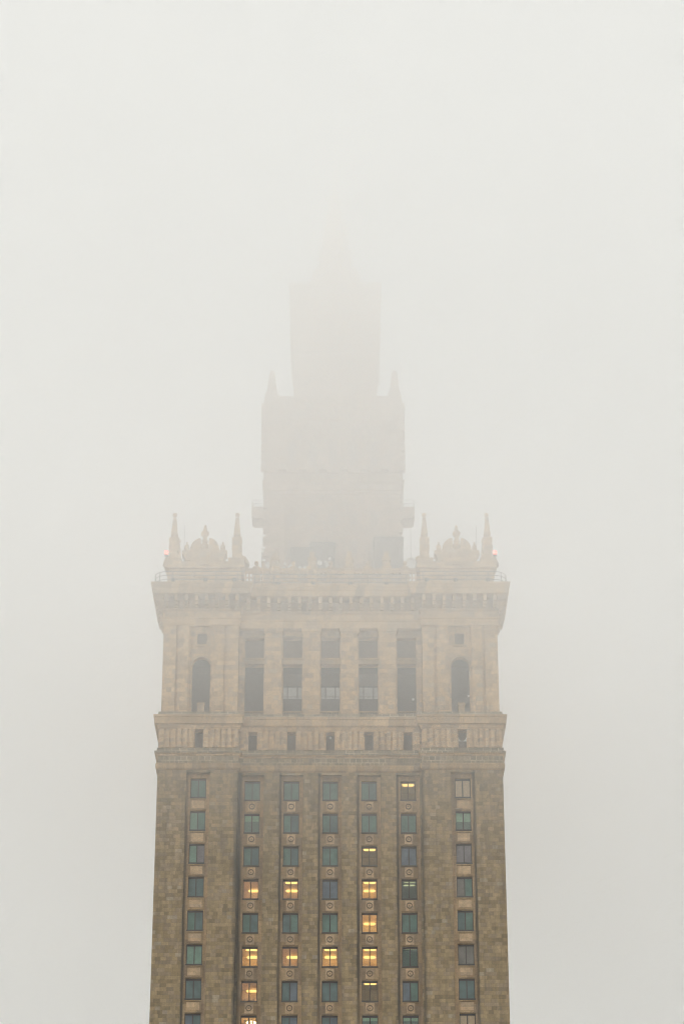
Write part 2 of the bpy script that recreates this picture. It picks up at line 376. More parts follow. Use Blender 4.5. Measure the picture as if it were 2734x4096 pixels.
for cx, y, k, ci in wins:
    for r in range(NROW + 1):
        z0 = WB - PITCH * r + (.02 if k == 'p' else 0); key = (ci, r)
        w = link('window', FR, tower, (cx, y + .42, z0))
        if key in LIT or key == (0, 7): pc = ('clear', 'clear')
        elif key in TINT: pc = ('clear_teal', 'clear_teal')
        elif key in BLIND: pc = ('clear_bright',) * 2
        else: pc = PC.get(key) or random.choice([('teal', 'teal'), ('teal', 'teal2'), ('teal', 'teal'), ('teal2', 'teal')])
        if pc not in PM: PM[pc] = pane_mesh(*pc)
        link('pane', PM[pc], w); link('sill', SILL, w)
        if key in LIT or key == (0, 7):
            w['label'] = 'lit window with a warm glowing room behind'
            link('room', RM_[ROOMS.get(key, 1)], w)
            for d in LIT.get(key, []): link('ceiling_or_fill_lamp', LP, w, (LAMPX.get(key, .05), d, 0))
            link('ceiling_or_fill_lamp', FILL_BAR, w, (0, .38, 0))          # added fill bar, hidden by the lintel, brightens the room
            if key == (3, 3) or key == (2, 5) or key[1] >= 5 and key[0] == 0:
                pl = MB(); pl.box(-.85, .85, .2, .34, .04, .16)
                for q in range(26):
                    a, b, c = random.uniform(-.8, .8), random.uniform(.2, .34), random.uniform(.02, .34) * random.random()
                    s_ = .07; th = random.uniform(0, pi)
                    pl.face([(a - s_ * cos(th), b, .1 + c), (a, b - .02, .1 + c - s_ * .6), (a + s_ * cos(th), b + s_, .1 + c), (a, b + .02, .1 + c + s_)])
                pl.build('sill_plant', M['leaf'], w)
        elif key in TINT:
            link('room', RMD if key == (4, 5) else RMK, w)
            if key == (4, 5): MB().box(-WW + .07, WW - .07, .13, .145, .07, WH - .46).build('curtain', M['curtain'], w)
            for d in TINT[key]: link('ceiling_or_fill_lamp', LPT, w, (.1, d, 0))
        elif key in BLIND:
            mt, fr = BLIND[key]
            MB().box(-WW + .07, WW - .07, .06, .075, .07 + (WH - .16) * (1 - fr), WH - .1).build('blind', M[mt], w)
            if fr < 1: MB().box(-WW + .07, WW - .07, .13, .145, .07, WH - .1).build('curtain', M['curtain'], w)
            w['label'] = 'window with a pale blind drawn down behind the glass'
        if k == 'c': link('spandrel_panel', SPC, tower, (cx, y, z0))
        else: link('spandrel_panel', SPP, tower, (cx, y, z0))
        if key == (0, 7):   # chandelier
            m = MB(); m.tube([(0, 0, WH + .35), (0, 0, 1.45)], .03, 6, 1)
            for q in range(8):
                a = 2 * pi * q / 8; m.tube([(0, 0, 1.5), (.45 * cos(a), .45 * sin(a), 1.42), (.5 * cos(a), .5 * sin(a), 1.62)], .02, 5, 1)
                m.ball(.5 * cos(a), .5 * sin(a), 1.74, .11, 8, 0)
            m.build('chandelier', [M['bulb'], M['metal']], w, (.25, 1.3, .25))

# ---- lower entablature
m = MB(); m.sweep(PLAN, [(104.25, .003), (104.4, .2), (104.6, .27), (104.95, .27), (105.1, .18), (105.17, .06)])
m.build('torus_band', M['trim'], tower)
m = MB(); m.sweep(PLAN, [(105.17, .05), (106.1, .05)]); m.build('block_band', M['course'], tower)
m = MB(); m.sweep(PLAN, [(106.1, .05), (106.12, .16), (106.22, .18), (106.35, .34), (106.36, .42)]); m.build('lower_cornice', M['cornice'], tower)
m = MB(); m.sweep(PLAN, [(106.36, .42), (106.62, .44), (106.64, .16), (107.1, .15), (107.1, -.05)]); m.build('ledge_course', M['course'], tower)
# frieze: flutes and slots
SL = .53
mf = MB(); z0, z1 = 107.1, 109.55
mf.sweep(PLAN, [(z0, 0), (z1, 0)], skip=FRONT)
sl = [(c - SL, c + SL, z0 + .02, z1 - .02, 1.4) for c in (-9.62, -4.8, 0, 4.8, 9.62)]; slp = [(-16.75, -15.7, z0 + .02, z1 - .02, 1.4), (15.8, 16.85, z0 + .02, z1 - .02, 1.4)]
mf.wall(-W, -I, z0, z1, 0, slp[:1]); mf.wall(I, W, z0, z1, 0, slp[1:]); mf.wall(-I, I, z0, z1, RC, sl)
def flutes(x0, x1, y):
    n = max(1, round((x1 - x0) / .76)); p = (x1 - x0) / n
    for i in range(n):
        a = x0 + p * (i + .17); mf.box(a, a + p * .64, y - .26, y + .02, z0 + .004, z1 - .004)
for a, b, y in ((-W + .1, -16.8, 0), (-15.65, -I - .05, 0), (I + .05, 15.75, 0), (16.9, W - .1, 0)): flutes(a, b, y)
e = [-I + .05] + [q for h in sl for q in (h[0] - .06, h[1] + .06)] + [I - .05]
for i in range(0, len(e), 2): flutes(e[i], e[i + 1], RC)
mf.build('fluted_frieze', M['frieze'], tower)
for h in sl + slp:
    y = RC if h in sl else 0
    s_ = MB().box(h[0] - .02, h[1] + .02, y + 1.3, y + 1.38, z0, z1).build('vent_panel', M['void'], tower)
MB().ball(.0, 1.6, 109.0, .17).build('round_lamp', M['white'], tower)
# pale curved hood in the right-hand slot
m = MB()
for sx in (-1, 1):
    m.prism_xz([(16.325 + sx * .52, 108.25), (16.325 + sx * .52, 108.75), (16.325 + sx * .40, 108.48), (16.325 + sx * .2, 108.28)][::sx], .5, .56)
m.box(15.8, 16.85, .5, .58, 108.16, 108.24)
m.build('slot_hood', M['white'], tower)
# upper part of the lower entablature
m = MB(); m.sweep(PLAN, [(109.55, .0), (109.55, .14), (109.75, .15), (109.77, .22), (109.95, .24), (110.15, .36), (110.2, .55)]); m.build('bed_moulding', M['cornice'], tower)
m = MB(); m.sweep(PLAN, [(110.2, .56), (111.0, .58), (111.05, .66), (111.3, .68), (111.33, .3)]); m.build('lower_cornice', M['cornice'], tower)
m = MB(); m.sweep(PLAN, [(111.33, .12), (111.86, .12), (111.86, -1.2)]); m.build('ledge_course', M['course'], tower)

# ---- loggia storey
UI = .2
UP = offset(PLAN, -UI)
Z0, Z1 = 111.8, 123.5
m = MB(); m.sweep(UP, [(Z0, 0), (Z1, 0)], skip=FRONT)
CY = RC + 1.05
ho = []
for c in COLS:
    ho += [(c - 1.19, c + 1.19, 111.9, 118.95, 1.1), (c - 1.19, c + 1.19, 119.84, 122.54, .9)]
m.wall(-I - .2, I + .2, Z0, Z1, CY, ho)
for s in (-1, 1):   # inner returns of the corner blocks
    m.face([(s * (I + UI), UI, Z0), (s * (I + UI), CY, Z0), (s * (I + UI), CY, Z1), (s * (I + UI), UI, Z1)])
for s, c in ((-1, PYL[0]), (1, PYL[1])):
    a0, a1 = c - 1.38, c + 1.38; e0, e1 = (-W + UI, -I - UI) if s < 0 else (I + UI, W - UI)
    m.wall(e0, a0, Z0, Z1, UI); m.wall(a1, e1, Z0, Z1, UI)
    py = UI + .35
    m.face([(a0, UI, Z0), (a0, py, Z0), (a0, py, Z1), (a0, UI, Z1)]); m.face([(a1, py, Z0), (a1, UI, Z0), (a1, UI, Z1), (a1, py, Z1)])
    m.arch(a0, a1, Z0, 120.6, c - 1.14, c + 1.14, 111.9, 118.25, py, .9)
    m.wall(a0, a1, 120.6, Z1, py, [(c - .6, c + .6, 121.08, 122.72, .7)])
m.build('upper_wall', M['pale'], tower)
# corner-block pilasters, arch ring and window ledge
for s in (-1, 1):
    for a, b in ((20.98, 19.36), (19.04, 17.75), (14.75, 13.32), (12.98, 11.52)):
        x0, x1 = sorted((s * a, s * b)); p = MB()
        p.box(x0, x1, UI - .3, UI + .05, Z0, 122.6)
        p.box(x0 - .03, x1 + .03, UI - .34, UI + .05, 122.6, 122.72); p.box(x0, x1, UI - .3, UI + .05, 122.72, 123.2)
        p.box(x0 - .05, x1 + .05, UI - .38, UI + .05, 123.2, 123.36); p.box(x0 - .1, x1 + .1, UI - .48, UI + .05, 123.36, 123.6)
        p.build('corner_pilaster', M['pale'], tower)
for c in PYL:
    p = MB(); n = 16; y = UI + .35
    for i in range(n):
        a, b = pi * i / n, pi * (i + 1) / n
        q = [(r * cos(t), r * sin(t)) for r, t in ((1.14, a), (1.36, a), (1.36, b), (1.14, b))]
        p.prism_xz([(c + u, 118.25 + v) for u, v in q], y - .12, y + .004)
    p.build('arch_ring', M['trim'], tower)
    MB().box(c - .85, c + .85, y - .22, y + .05, 120.84, 121.06).build('window_ledge', M['trim'], tower)
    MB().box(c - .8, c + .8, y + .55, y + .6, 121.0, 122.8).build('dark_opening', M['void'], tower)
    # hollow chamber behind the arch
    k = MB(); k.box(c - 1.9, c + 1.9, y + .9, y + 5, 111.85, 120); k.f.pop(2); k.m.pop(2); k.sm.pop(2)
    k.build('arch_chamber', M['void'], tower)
# free middle pilasters
for c in (-7.18, -2.385, 2.385, 7.18):
    p = MB(); y = RC + UI
    p.box(c - 1.06, c + 1.06, y, CY + .05, Z0, 122.3)
    p.box(c - 1.08, c + 1.08, y - .03, CY + .05, 111.87, 112.25)
    p.box(c - 1.06, c + 1.06, y, CY + .05, 122.3, 122.75); p.box(c - 1.12, c + 1.12, y - .06, CY + .05, 122.75, 122.87)
    p.box(c - 1.14, c + 1.14, y - .08, CY + .05, 122.87, 123.05); p.box(c - 1.24, c + 1.24, y - .18, CY + .05, 123.05, 123.5)
    p.build('pilaster', M['pale'], tower)
for i, c in enumerate(COLS):
    p = MB(); p.box(c - 1.3, c + 1.3, CY - .12, CY + .3, 118.97, 119.6); p.box(c - 1.36, c + 1.36, CY - .2, CY + .3, 119.6, 119.82); p.build('loggia_beam', M['trim'], tower)
    p = MB(); p.box(c - 1.3, c + 1.3, CY - .1, CY + .02, 122.56, 122.72); p.build('lintel_band', M['trim'], tower)
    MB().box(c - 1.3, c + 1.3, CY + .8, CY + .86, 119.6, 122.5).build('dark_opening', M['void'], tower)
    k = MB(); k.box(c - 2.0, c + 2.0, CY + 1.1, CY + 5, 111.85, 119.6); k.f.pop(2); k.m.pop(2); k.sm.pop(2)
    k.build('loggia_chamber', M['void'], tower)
    b = MB(); y = CY + .25
    b.box(c - 1.18, c + 1.18, y - .12, y + .12, 112.62, 112.8); b.box(c - 1.18, c + 1.18, y - .12, y + .12, 111.87, 112.0)
    for q in range(8):
        x = c - 1.05 + .3 * q; b.lathe(x, y, [(.06, 112.0), (.09, 112.2), (.045, 112.45), (.08, 112.62)], 8)
    b.build('balustrade', M['trim'], tower)
    if i in (1, 2, 3):
        g = MB(); y = CY + .75
        for x in (-.62, .62): g.box(c + x - .07, c + x + .07, y - .05, y + .05, 112.4, 116.3)
        g.box(c - 1.19, c + 1.19, y - .05, y + .05, 116.15, 116.32); g.box(c - 1.19, c + 1.19, y - .05, y + .05, 114.45, 114.6); g.box(c - 1.19, c + 1.19, y - .03, y + .03, 112.4, 114.45)
        go = g.build('glass_screen', M['frame'], tower)
        g = MB()
        for a, b_ in ((-1.15, -.69), (-.55, .55), (.69, 1.15)):
            g.box(c + a, c + b_, y - .015, y + .015, 114.98, 116.15); g.box(c + a, c + b_, y - .015, y + .015, 114.62, 114.72); g.box(c + a, c + b_, y - .015, y + .015, 114.80, 114.9)
        g.build('pane', M['screen'], go)

# ---- top entablature
m = MB(); m.sweep(PLAN, [(123.5, -.9), (123.5, -.06), (123.95, -.05), (123.97, .0), (124.38, .0), (124.4, .09), (124.6, .12), (124.6, -.08)]); m.build('architrave', M['cornice'], tower)
m = MB(); m.sweep(PLAN, [(124.6, -.08), (125.42, -.08)]); m.build('upper_frieze', M['pale'], tower)
m = MB(); m.sweep(PLAN, [(125.42, -.08), (125.5, .06), (125.66, .16), (125.74, .2), (125.74, -.45), (127.2, -.45), (127.24, .1), (127.34, .15), (127.36, .95)]); m.build('bracket_band', M['cornice'], tower)
m = MB(); m.sweep(PLAN, [(127.36, .95), (127.42, 1.12), (127.55, 1.14), (127.55, 1.22), (128.15, 1.25), (128.2, 1.34), (128.45, 1.4), (128.65, 1.5), (128.85, 1.52), (128.85, .2)], cap=True); m.build('top_cornice', M['cornice'], tower)
BR = MB(); BR.box(-.21, .21, -1.25, .16, .75, 1.38); BR.box(-.21, .21, -1.0, .16, .28, .75); BR.box(-.25, .25, -1.3, .16, 1.38, 1.5); BR.box(-.19, .19, -.8, .16, .0, .28)
BR = BR.mesh('bracket', M['cornice'])
def bracket(x, y, rz=0):
    o = link('bracket', BR, tower, (x, y, 125.8)); o.rotation_euler.z = rz
for s in (-1, 1):
    for i in range(8): bracket(s * (20.75 - 1.28 * i), .3)
    for i in range(7): bracket(s * (W - .3), .9 + 1.3 * i, pi / 2 if s > 0 else -pi / 2)
for i in range(17): bracket(-10.4 + 1.3 * i, RC + .3)

# ---- attic over the two front corner blocks
def obelisk(cx, cy, zb, k=1.0, name='obelisk'):
    m = MB()
    m.box(cx - 1.08, cx + 1.08, cy - 1.08, cy + 1.08, zb - 1.3, zb - .85); m.box(cx - 1.0, cx + 1.0, cy - 1.0, cy + 1.0, zb - .85, zb - .12); m.box(cx - 1.06, cx + 1.06, cy - 1.06, cy + 1.06, zb - .12, zb)
    m.box(cx - .6, cx + .6, cy - .6, cy + .6, zb, zb + .9, 0, .06, .06)
    m.box(cx - .46, cx + .46, cy - .46, cy + .46, zb + .9, zb + 1.15)
    m.box(cx - .58, cx + .58, cy - .58, cy + .58, zb + 1.15, zb + 1.55, 0, -.05, -.05); m.box(cx - .63, cx + .63, cy - .63, cy + .63, zb + 1.55, zb + 1.97)
    m.box(cx - .56, cx + .56, cy - .56, cy + .56, zb + 1.97, zb + 2.6, 0, -.04, -.04); m.box(cx - .63, cx + .63, cy - .63, cy + .63, zb + 2.6, zb + 3.05)
    m.lathe(cx, cy, [(.36, zb + 3.05), (.24, zb + 3.18), (.26, zb + 3.42), (.42, zb + 3.55)], sq=True)
    m.lathe(cx, cy, [(.44, zb + 3.55), (.44, zb + 3.8), (.40, zb + 3.82), (.22, zb + 5.95), (.08, zb + 6.05)], sq=True)
    m.lathe(cx, cy, [(.08, zb + 6.0), (.08, zb + 6.25)], 10); m.ball(cx, cy, zb + 6.46, .31)
    m.build(name, M['pale'], tower)
ZB = 132.85
for s in (-1, 1):
    pc = s * 16.13
    m = MB()
    a, b = sorted((s * 20.75, s * 11.4))
    m.box(a, b, .45, 9.8, 128.84, 131.5); m.box(a - .28, b + .28, .17, 10.0, 131.5, 131.75)
    m.box(a + .5, b - .5, .65, 9.5, 131.75, 132.35); m.box(a + .4, b - .4, .55, 9.6, 132.35, 132.57)
    # stepped side shoulders and panels
    for t in (-1, 1): m.box(pc + t * 3.6 - .8, pc + t * 3.6 + .8, .38, .7, 131.75, 132.2)
    m.build('attic_block', M['pale'], tower)
    for x in (20.09, 12.02):
        for y in (1.05, 9.2): obelisk(s * x, y, ZB)
    m = MB()   # crest: flared block, broken round pediment, console, vases and finial
    m.box(pc - 2.45, pc + 2.45, .5, 1.9, 131.76, 133.0); m.box(pc - 2.5, pc + 2.5, .45, 1.95, 133.0, 133.55, 0, -.25, -.1); m.box(pc - 2.88, pc + 2.88, .3, 2.1, 133.55, 134.0)
    for t in (-1, 1):
        m.box(pc + t * 2.1 - .35, pc + t * 2.1 + .35, .35, .5, 132.6, 133.4)
        arc = [(pc + t * .52, 134.0)] + [(pc + t * (.62 + 1.28 * sin(pi / 2 * i / 10)), 134.0 + 1.85 * cos(pi / 2 * i / 10)) for i in range(11)]
        arc = [(pc + t * .52, 134.0), (pc + t * 1.9, 134.0)] + [(pc + t * (.55 + 1.35 * cos(pi / 2 * i / 10)), 134.0 + 1.85 * sin(pi / 2 * i / 10)) for i in range(1, 11)]
        m.prism_xz(arc if t > 0 else arc[::-1], .6, 1.8)
        arc2 = [(x, z) for x, z in arc]
        m.prism_xz([(pc + t * (.5 + 1.02 * cos(pi / 2 * i / 10)), 134.0 + 1.4 * sin(pi / 2 * i / 10)) for i in range(11)][::(1 if t > 0 else -1)] + [(pc + t * .5, 134.0)], .5, .61)
    m.box(pc - 1.02, pc + 1.02, .15, 1.2, 133.75, 134.12); m.box(pc - .85, pc + .85, .22, 1.1, 133.3, 133.75, 0, -.12, -.05)
    m.box(pc - .55, pc + .55, .26, .6, 132.0, 133.3, 0, -.14, -.02)
    m.lathe(pc, .62, [(.22, 134.12), (.2, 134.2), (.42, 134.38), (.54, 134.68), (.46, 134.95), (.26, 135.12), (.22, 135.2)], 16)
    m.lathe(pc, .62, [(.3, 135.15), (.4, 135.3), (.4, 135.5), (.26, 135.6), (.26, 135.9), (.34, 136.05), (.5, 136.25), (.5, 136.65), (.42, 136.7)], 8)
    m.lathe(pc, .62, [(.27, 136.7), (.25, 137.0), (.17, 137.5), (.1, 137.65), (.02, 137.7)], 12)
    m.build('crest', M['pale'], tower)
    for t in (-1, 1):
        m = MB(); m.lathe(pc + t * 2.3, 1.0, [(.22, 134.0), (.15, 134.1), (.26, 134.25), (.33, 134.6), (.31, 134.9), (.2, 135.0), (.14, 135.15), (.1, 135.3), (.12, 135.42), (.04, 135.46)], 14)
        m.build('vase', M['pale'], tower)
    # crests on the side faces, seen edge-on
    for xs in (20.6, 11.7):
        m = MB(); x = s * xs; m.box(x - .5, x + .5, 3.0, 7.2, 132.5, 133.9)
        m.lathe(x, 5.1, [(1.2, 133.9), (1.1, 134.5), (.7, 135.1), (.3, 135.3)], 12); m.build('side_crest', M['pale'], tower)

# ---- parapet with arcades between the corner blocks
m = MB(); PY = 2.0
m.box(-11.3, 11.3, PY - .05, PY + .45, 128.84, 130.35)
m.box(-11.3, 11.3, PY - .1, PY + .45, 131.92, 132.17); m.box(-11.3, 11.3, PY, PY + .4, 131.75, 131.92)
px = [-9.52 + 2.38 * i for i in range(9)]
edges = [-11.3] + px + [11.3]
for i in range(len(edges) - 1):
    a = edges[i] + (.48 if i else 0); b = edges[i + 1] - (.48 if i < len(edges) - 2 else 0)
    n = 3 if b - a > .8 else 1
    if n == 1: a, b = edges[i] + (.0 if i == 0 else .48), edges[i + 1] - (.48 if i < 9 else 0)
    p = (b - a) / n
    for j in range(n):
        x0, x1 = a + p * j, a + p * (j + 1)
        m.arch(x0, x1, 131.02, 131.75, x0 + .08, x1 - .08, 131.04, 131.44, PY, .35, n=8)
        m.wall(x0, x1, 130.35, 131.02, PY, [(x0 + .08, x1 - .08, 130.42, 130.92, .35)])
        m.face([(x0, PY + .35, 130.93), (x1, PY + .35, 130.93), (x1, PY + .35, 131.03), (x0, PY + .35, 131.03)])
m.build('arcaded_parapet', M['pale'], tower)
for i, x in enumerate(px):
    m = MB()
    if i % 2 == 0:
        m.box(x - .46, x + .46, PY - .2, PY + .6, 129.2, 132.1); m.box(x - .54, x + .54, PY - .28, PY + .68, 132.1, 132.26); m.box(x - .38, x + .38, PY - .1, PY + .5, 132.26, 132.5)
        m.lathe(x, PY + .2, [(.2, 132.5), (.13, 132.65), (.13, 132.75)], 10); m.ball(x, PY + .2, 133.0, .3)
        m.build('ball_pier', M['pale'], tower)
    else:
        m.box(x - .6, x + .6, PY - .3, PY + .7, 129.2, 132.2); m.box(x - .68, x + .68, PY - .38, PY + .78, 132.2, 132.4)
        m.box(x - .5, x + .5, PY - .2, PY + .6, 132.4, 133.05, 0, .05, .05); m.box(x - .42, x + .42, PY - .14, PY + .54, 133.05, 133.25); m.box(x - .54, x + .54, PY - .26, PY + .66, 133.25, 133.65)
        m.box(x - .36, x + .36, PY - .08, PY + .48, 133.65, 134.56, 0, .06, .06)
        m.build('block_pier', M['pale'], tower)

# ---- second stage
def rect(hw, y0, y1, dx): return [(dx - hw, y0), (dx + hw, y0), (dx + hw, y1), (dx - hw, y1)]
D2, D3 = .25, .5
P2 = rect(9.0, 12., 30., D2)
m = MB(); m.sweep(P2, [(128.8, 0), (147.4, 0), (147.5, .12), (147.9, .15), (148.0, .3), (148.8, .38), (149.2, .55), (149.4, .55), (149.4, .2), (150.6, .2), (150.6, .4), (158.3, .45), (158.5, .6), (159, .75), (160.9, .8), (161.0, .4), (162.2, .35)], cap=True)
for x in (-6.9, -4.1, -1.4, 1.4, 4.1, 6.9):
    x += D2; m.box(x - .55, x + .55, 11.4, 12.02, 129, 146.8); m.box(x - .55, x + .55, 10.95, 11.62, 150.7, 158.2)
m.build('second_stage', M['rose'], tower)
for x in (-5.5, -2.75, 0, 2.75, 5.5):
    for z, h in ((133.5, 3.0), (138.6, 3.0), (142.9, 2.4), (151.6, 5.)):
        y = 11.96 if z < 150 else 11.56
        MB().box(D2 + x - .5, D2 + x + .5, y, y + .06, z, z + h * .7).build('stage_window', M['stage_glass'], tower)
def quoin(x, y, z, h): x += D2; MB().box(x - .38, x + .38, y, y + .85, z, z + h).build('quoin', M['rose'], tower)
for s in (-1, 1):
    for i in range(9): quoin(s * 8.95, 11.75, 131 + 1.8 * i, 1.15)
    for i in range(5): quoin(s * 9.35, 11.35, 150.8 + 1.5 * i, .95)
for s in (-1, 1):
    m = MB(); x0, x1 = sorted((D2 + s * 8.9, D2 + s * 10.9))
    m.box(x0 + (.25 if s < 0 else 0), x1 - (.25 if s > 0 else 0), 12.3, 15.5, 144.1, 144.35); m.box(x0, x1, 12.2, 15.6, 144.35, 145.75)
    bl = m.build('balcony', M['rose'], tower)
    m = MB(); a = D2 + s * 10.85
    m.tube([(s * 9.1, 12.25, 146.75), (s * 10.6, 12.25, 146.75), (a, 12.25, 146.6), (a, 12.25, 145.7)], .05)
    m.tube([(a, 12.25, 146.6), (a, 15.5, 146.6), (a, 15.5, 145.7)], .05); m.tube([(s * 9.2, 12.25, 146.2), (a, 12.25, 146.2)], .03)
    m.tube([(s * 9.3, 12.3, 145.75), (s * 10.1, 12.3, 146.3), (s * 10.4, 12.3, 145.9)], .06)
    m.build('railing', M['metal'], bl)
    obz = 162.2
    m = MB(); x = D2 + s * 8.4
    m.box(x - .95, x + .95, 11.9, 13.8, obz, obz + .5); m.box(x - .8, x + .8, 12.05, 13.65, obz + .5, obz + 1.0)
    m.lathe(x, 12.85, [(.66, obz + 1), (.42, obz + 3.9), (.3, obz + 4.05)], sq=True); m.ball(x, 12.85, obz + 4.25, .34)
    m.build('obelisk', M['rose'], tower)
# ---- third stage and spire
P3 = rect(5.75, 15., 27., D3)
m = MB(); m.sweep(P3, [(162.1, 0), (170.6, 0), (170.8, .2), (172.0, .35), (172.6, .55), (180.8, .6), (181.2, .8), (181.6, .8), (181.7, .1), (182.3, -.6), (183.4, -2.2), (185.5, -2.5)], cap=True)
for x in (-3.8, -1.3, 1.3, 3.8): m.box(D3 + x - .4, D3 + x + .4, 14.75, 15.02, 162.3, 170.2)
m.build('third_stage', M['rose'], tower)
m = MB(); m.lathe(D3, 21., [(3.1, 185.4), (3.1, 187.2), (2.5, 187.6), (2.4, 190.3), (1.9, 190.8), (1.8, 194.5), (1.3, 195.5), (.9, 198.5), (.4, 202), (.05, 205.8)], 12)
m.build('spire', M['rose'], tower)

# ------------------------------------------------------------------ things on the roof
def railing(label, pts, posts, z):
    t = thing('roof_railing', label, 'railing', (pts[0][0], pts[0][1], z), 'steel railings along the roof edge')
    ox, oy = pts[0]
    m = MB()
    for h in (.45, 1.0, 1.55): m.tube([(x - ox, y - oy, h) for x, y in pts], .05)
    m.build('rail', M['metal'], t)
    for x, y in posts: MB().tube([(0, 0, -.02), (0, 0, 1.58)], .06).build('post', M['metal'], t, (x - ox, y - oy, 0))
    return t
def corner(s):
    cx, cy, r = s * 20.6, .6, 1.75
    return [(cx + s * r * cos(a), cy - r * sin(a)) for a in [pi / 2 * i / 10 for i in range(11)]]
for s, nm in ((-1, 'left'), (1, 'right')):
    c = corner(s)
    pts = [(s * 22.35, 6.), (s * 22.35, 3.)] + c + [(s * 10.9, -1.15)]
    posts = [(s * 22.35, 4.5), c[2], c[6]] + [(s * (20.0 - 2.75 * i), -1.15) for i in range(4)]
    railing(f'grey steel railing curving round the {nm} corner of the roof edge', pts, posts, 128.86)
railing('straight grey steel railing in front of the arcaded parapet', [(-10.0, -.2), (10.0, -.2)], [(-9.6 + 2.4 * i, -.2) for i in range(9)], 128.86)

def floodlight(x, y, z, label):
    t = thing('floodlight', label, 'floodlight', (x, y, z), 'small floodlights along the roof edge')
    MB().lathe(0, 0, [(.05, 0), (.05, .25)], 6).build('stand', M['metal'], t)
    MB().lathe(0, 0, [(.1, .25), (.2, .4), (.3, .72), (.3, .8)], 10).build('lamp_head', M['sill'], t)
    return t
for s, nm in ((-1, 'left'), (1, 'right')):
    floodlight(s * 19.95, -.6, 129.35 - .5, f'small dark floodlight below the outer obelisk of the {nm} corner block')
    floodlight(s * 15.85, -.6, 129.35 - .5, f'small dark floodlight below the crest finial of the {nm} corner block')
    floodlight(s * 12.2, -.6, 129.35 - .5, f'small dark floodlight below the inner obelisk of the {nm} corner block')
for x, nm in ((-6.7, 'leftmost'), (-2.2, 'second from left'), (2.5, 'third from left'), (7.1, 'rightmost')):
    floodlight(x, .7, 128.86, f'small dark floodlight before the arcaded parapet, {nm} of the four there')

def warning(s, nm):
    t = thing('warning_light', f'red glowing warning lamp bolted beside the {nm} corner obelisk', 'warning light', (s * 20.6, .6, ZB), 'red aircraft warning lamps')
    m = MB(); m.tube([(0, 0, .05), (s * .3, 0, .3), (s * .42, 0, .55)], .06); m.lathe(s * .42, 0, [(.28, .5), (.3, .62), (.2, .68)], 10); m.build('bracket_arm', M['metal'], t)
    MB().lathe(s * .42, 0, [(.17, .68), (.22, .8), (.22, 1.1), (.15, 1.2)], 12).build('lamp', M['red'], t)
warning(-1, 'left'); warning(1, 'right')

def dish(x, y, z, r, label, yaw=0., group='white dish antennas behind the parapet'):
    t = thing('dish_antenna', label, 'antenna', (x, y, z), group)
    m = MB(); n = 20; pr = [(.02, .22 * r), (r * .5, .14 * r), (r, -.08 * r), (r, -.2 * r), (r * .9, .1 * r), (.3 * r, .42 * r)]
    ca, sa = cos(yaw), sin(yaw); b = len(m.v)
    for q, d in pr:
        for i in range(n):
            a = 2 * pi * i / n; X, Y, Z = q * cos(a), d, q * sin(a)
            m.v.append((X * ca - Y * sa, X * sa + Y * ca, Z))
    for j in range(len(pr) - 1):
        for i in range(n):
            i2 = (i + 1) % n; m.f.append((j * n + i, j * n + i2, (j + 1) * n + i2, (j + 1) * n + i)); m.m.append(0); m.sm.append(True)
    m.build('reflector', M['dish'], t)
    MB().tube([(-sa * .3 * r, .35 * r, 0), (-sa * .3 * r, .6 * r, -.1), (-sa * .3 * r, .6 * r, -3.2)], .06).build('mount_pole', M['metal'], t)
for x, z, r, lb in ((-8.1, 134.05, .36, 'round white dish beside the leftmost block pier'), (-7.75, 133.8, .5, 'larger white dish low behind the leftmost block pier'),
                    (-5.95, 134.2, .2, 'tiny white dish between the leftmost block pier and the ball pier'), (-6.05, 133.6, .17, 'tiny pale dish low beside the leftmost block pier'),
                    (-5.05, 133.62, .5, 'white dish peeping over the parapet behind a ball pier'), (-4.0, 133.65, .24, 'small white dish just to the side of a ball pier'),
                    (-3.3, 133.6, .24, 'small white half-hidden dish before the second block pier'), (-1.45, 134.3, .34, 'bright white dish beside the second block pier'),
                    (-.75, 134.45, .18, 'tiny white dish just left of the middle ball pier'), (-.1, 134.9, .22, 'high white dish above the middle ball pier'), (-.25, 133.95, .5, 'wide white dish behind the middle ball pier')):
    dish(x, 5., z, r, lb, random.uniform(-.5, .5))
dish(10.35, 4.6, 133.9, .95, 'big grey-white dish beside the right corner block', -.7)
dish(-9.1, 11.0, 138.8, .33, 'small dish on a bracket at the left edge of the foggy tower stage', .9)
def mast(x, y, z, h, label):
    m = MB(); m.tube([(0, 0, 0), (0, 0, h * .5), (.01, 0, h)], .03); m.lathe(0, 0, [(.1, 0), (.1, .3), (.05, .35)], 8)
    tag(m.build('whip_antenna', M['metal'], None, (x, y, z)), label, 'antenna', 'thin mast antennas')
mast(10.4, 5., 134.6, 4.9, 'thin tall mast rising above the big dish')
mast(-18.85, 1.8, 132.57, 5.6, 'thin mast beside the outer obelisk of the left corner block')
mast(18.75, 1.8, 132.57, 5.6, 'thin mast beside the outer obelisk of the right corner block')
def cabin(x0, x1, y0, y1, z1, label, slope=0.):
    t = thing('equipment_cabin', label, 'cabin', ((x0 + x1) / 2, (y0 + y1) / 2, 128.85), 'cabins at the foot of the second stage')
    w, d = (x1 - x0) / 2, (y1 - y0) / 2; h = z1 - 128.85
    m = MB(); m.box(-w, w, -d, d, 0, h)
    for i in range(int(2 * w / .5)): m.box(-w + .1 + .5 * i, -w + .25 + .5 * i, -d - .04, -d + .01, .2, h - .15)
    m.build('cabin_body', M['cabin'], t)
    MB().box(-w - .12, w + .12, -d - .12, d + .12, h, h + .12).build('cabin_roof', M['sill'], t)
cabin(-2.6, .5, 8.5, 11.6, 138.7, 'grey louvred cabin standing before the middle of the foggy stage')
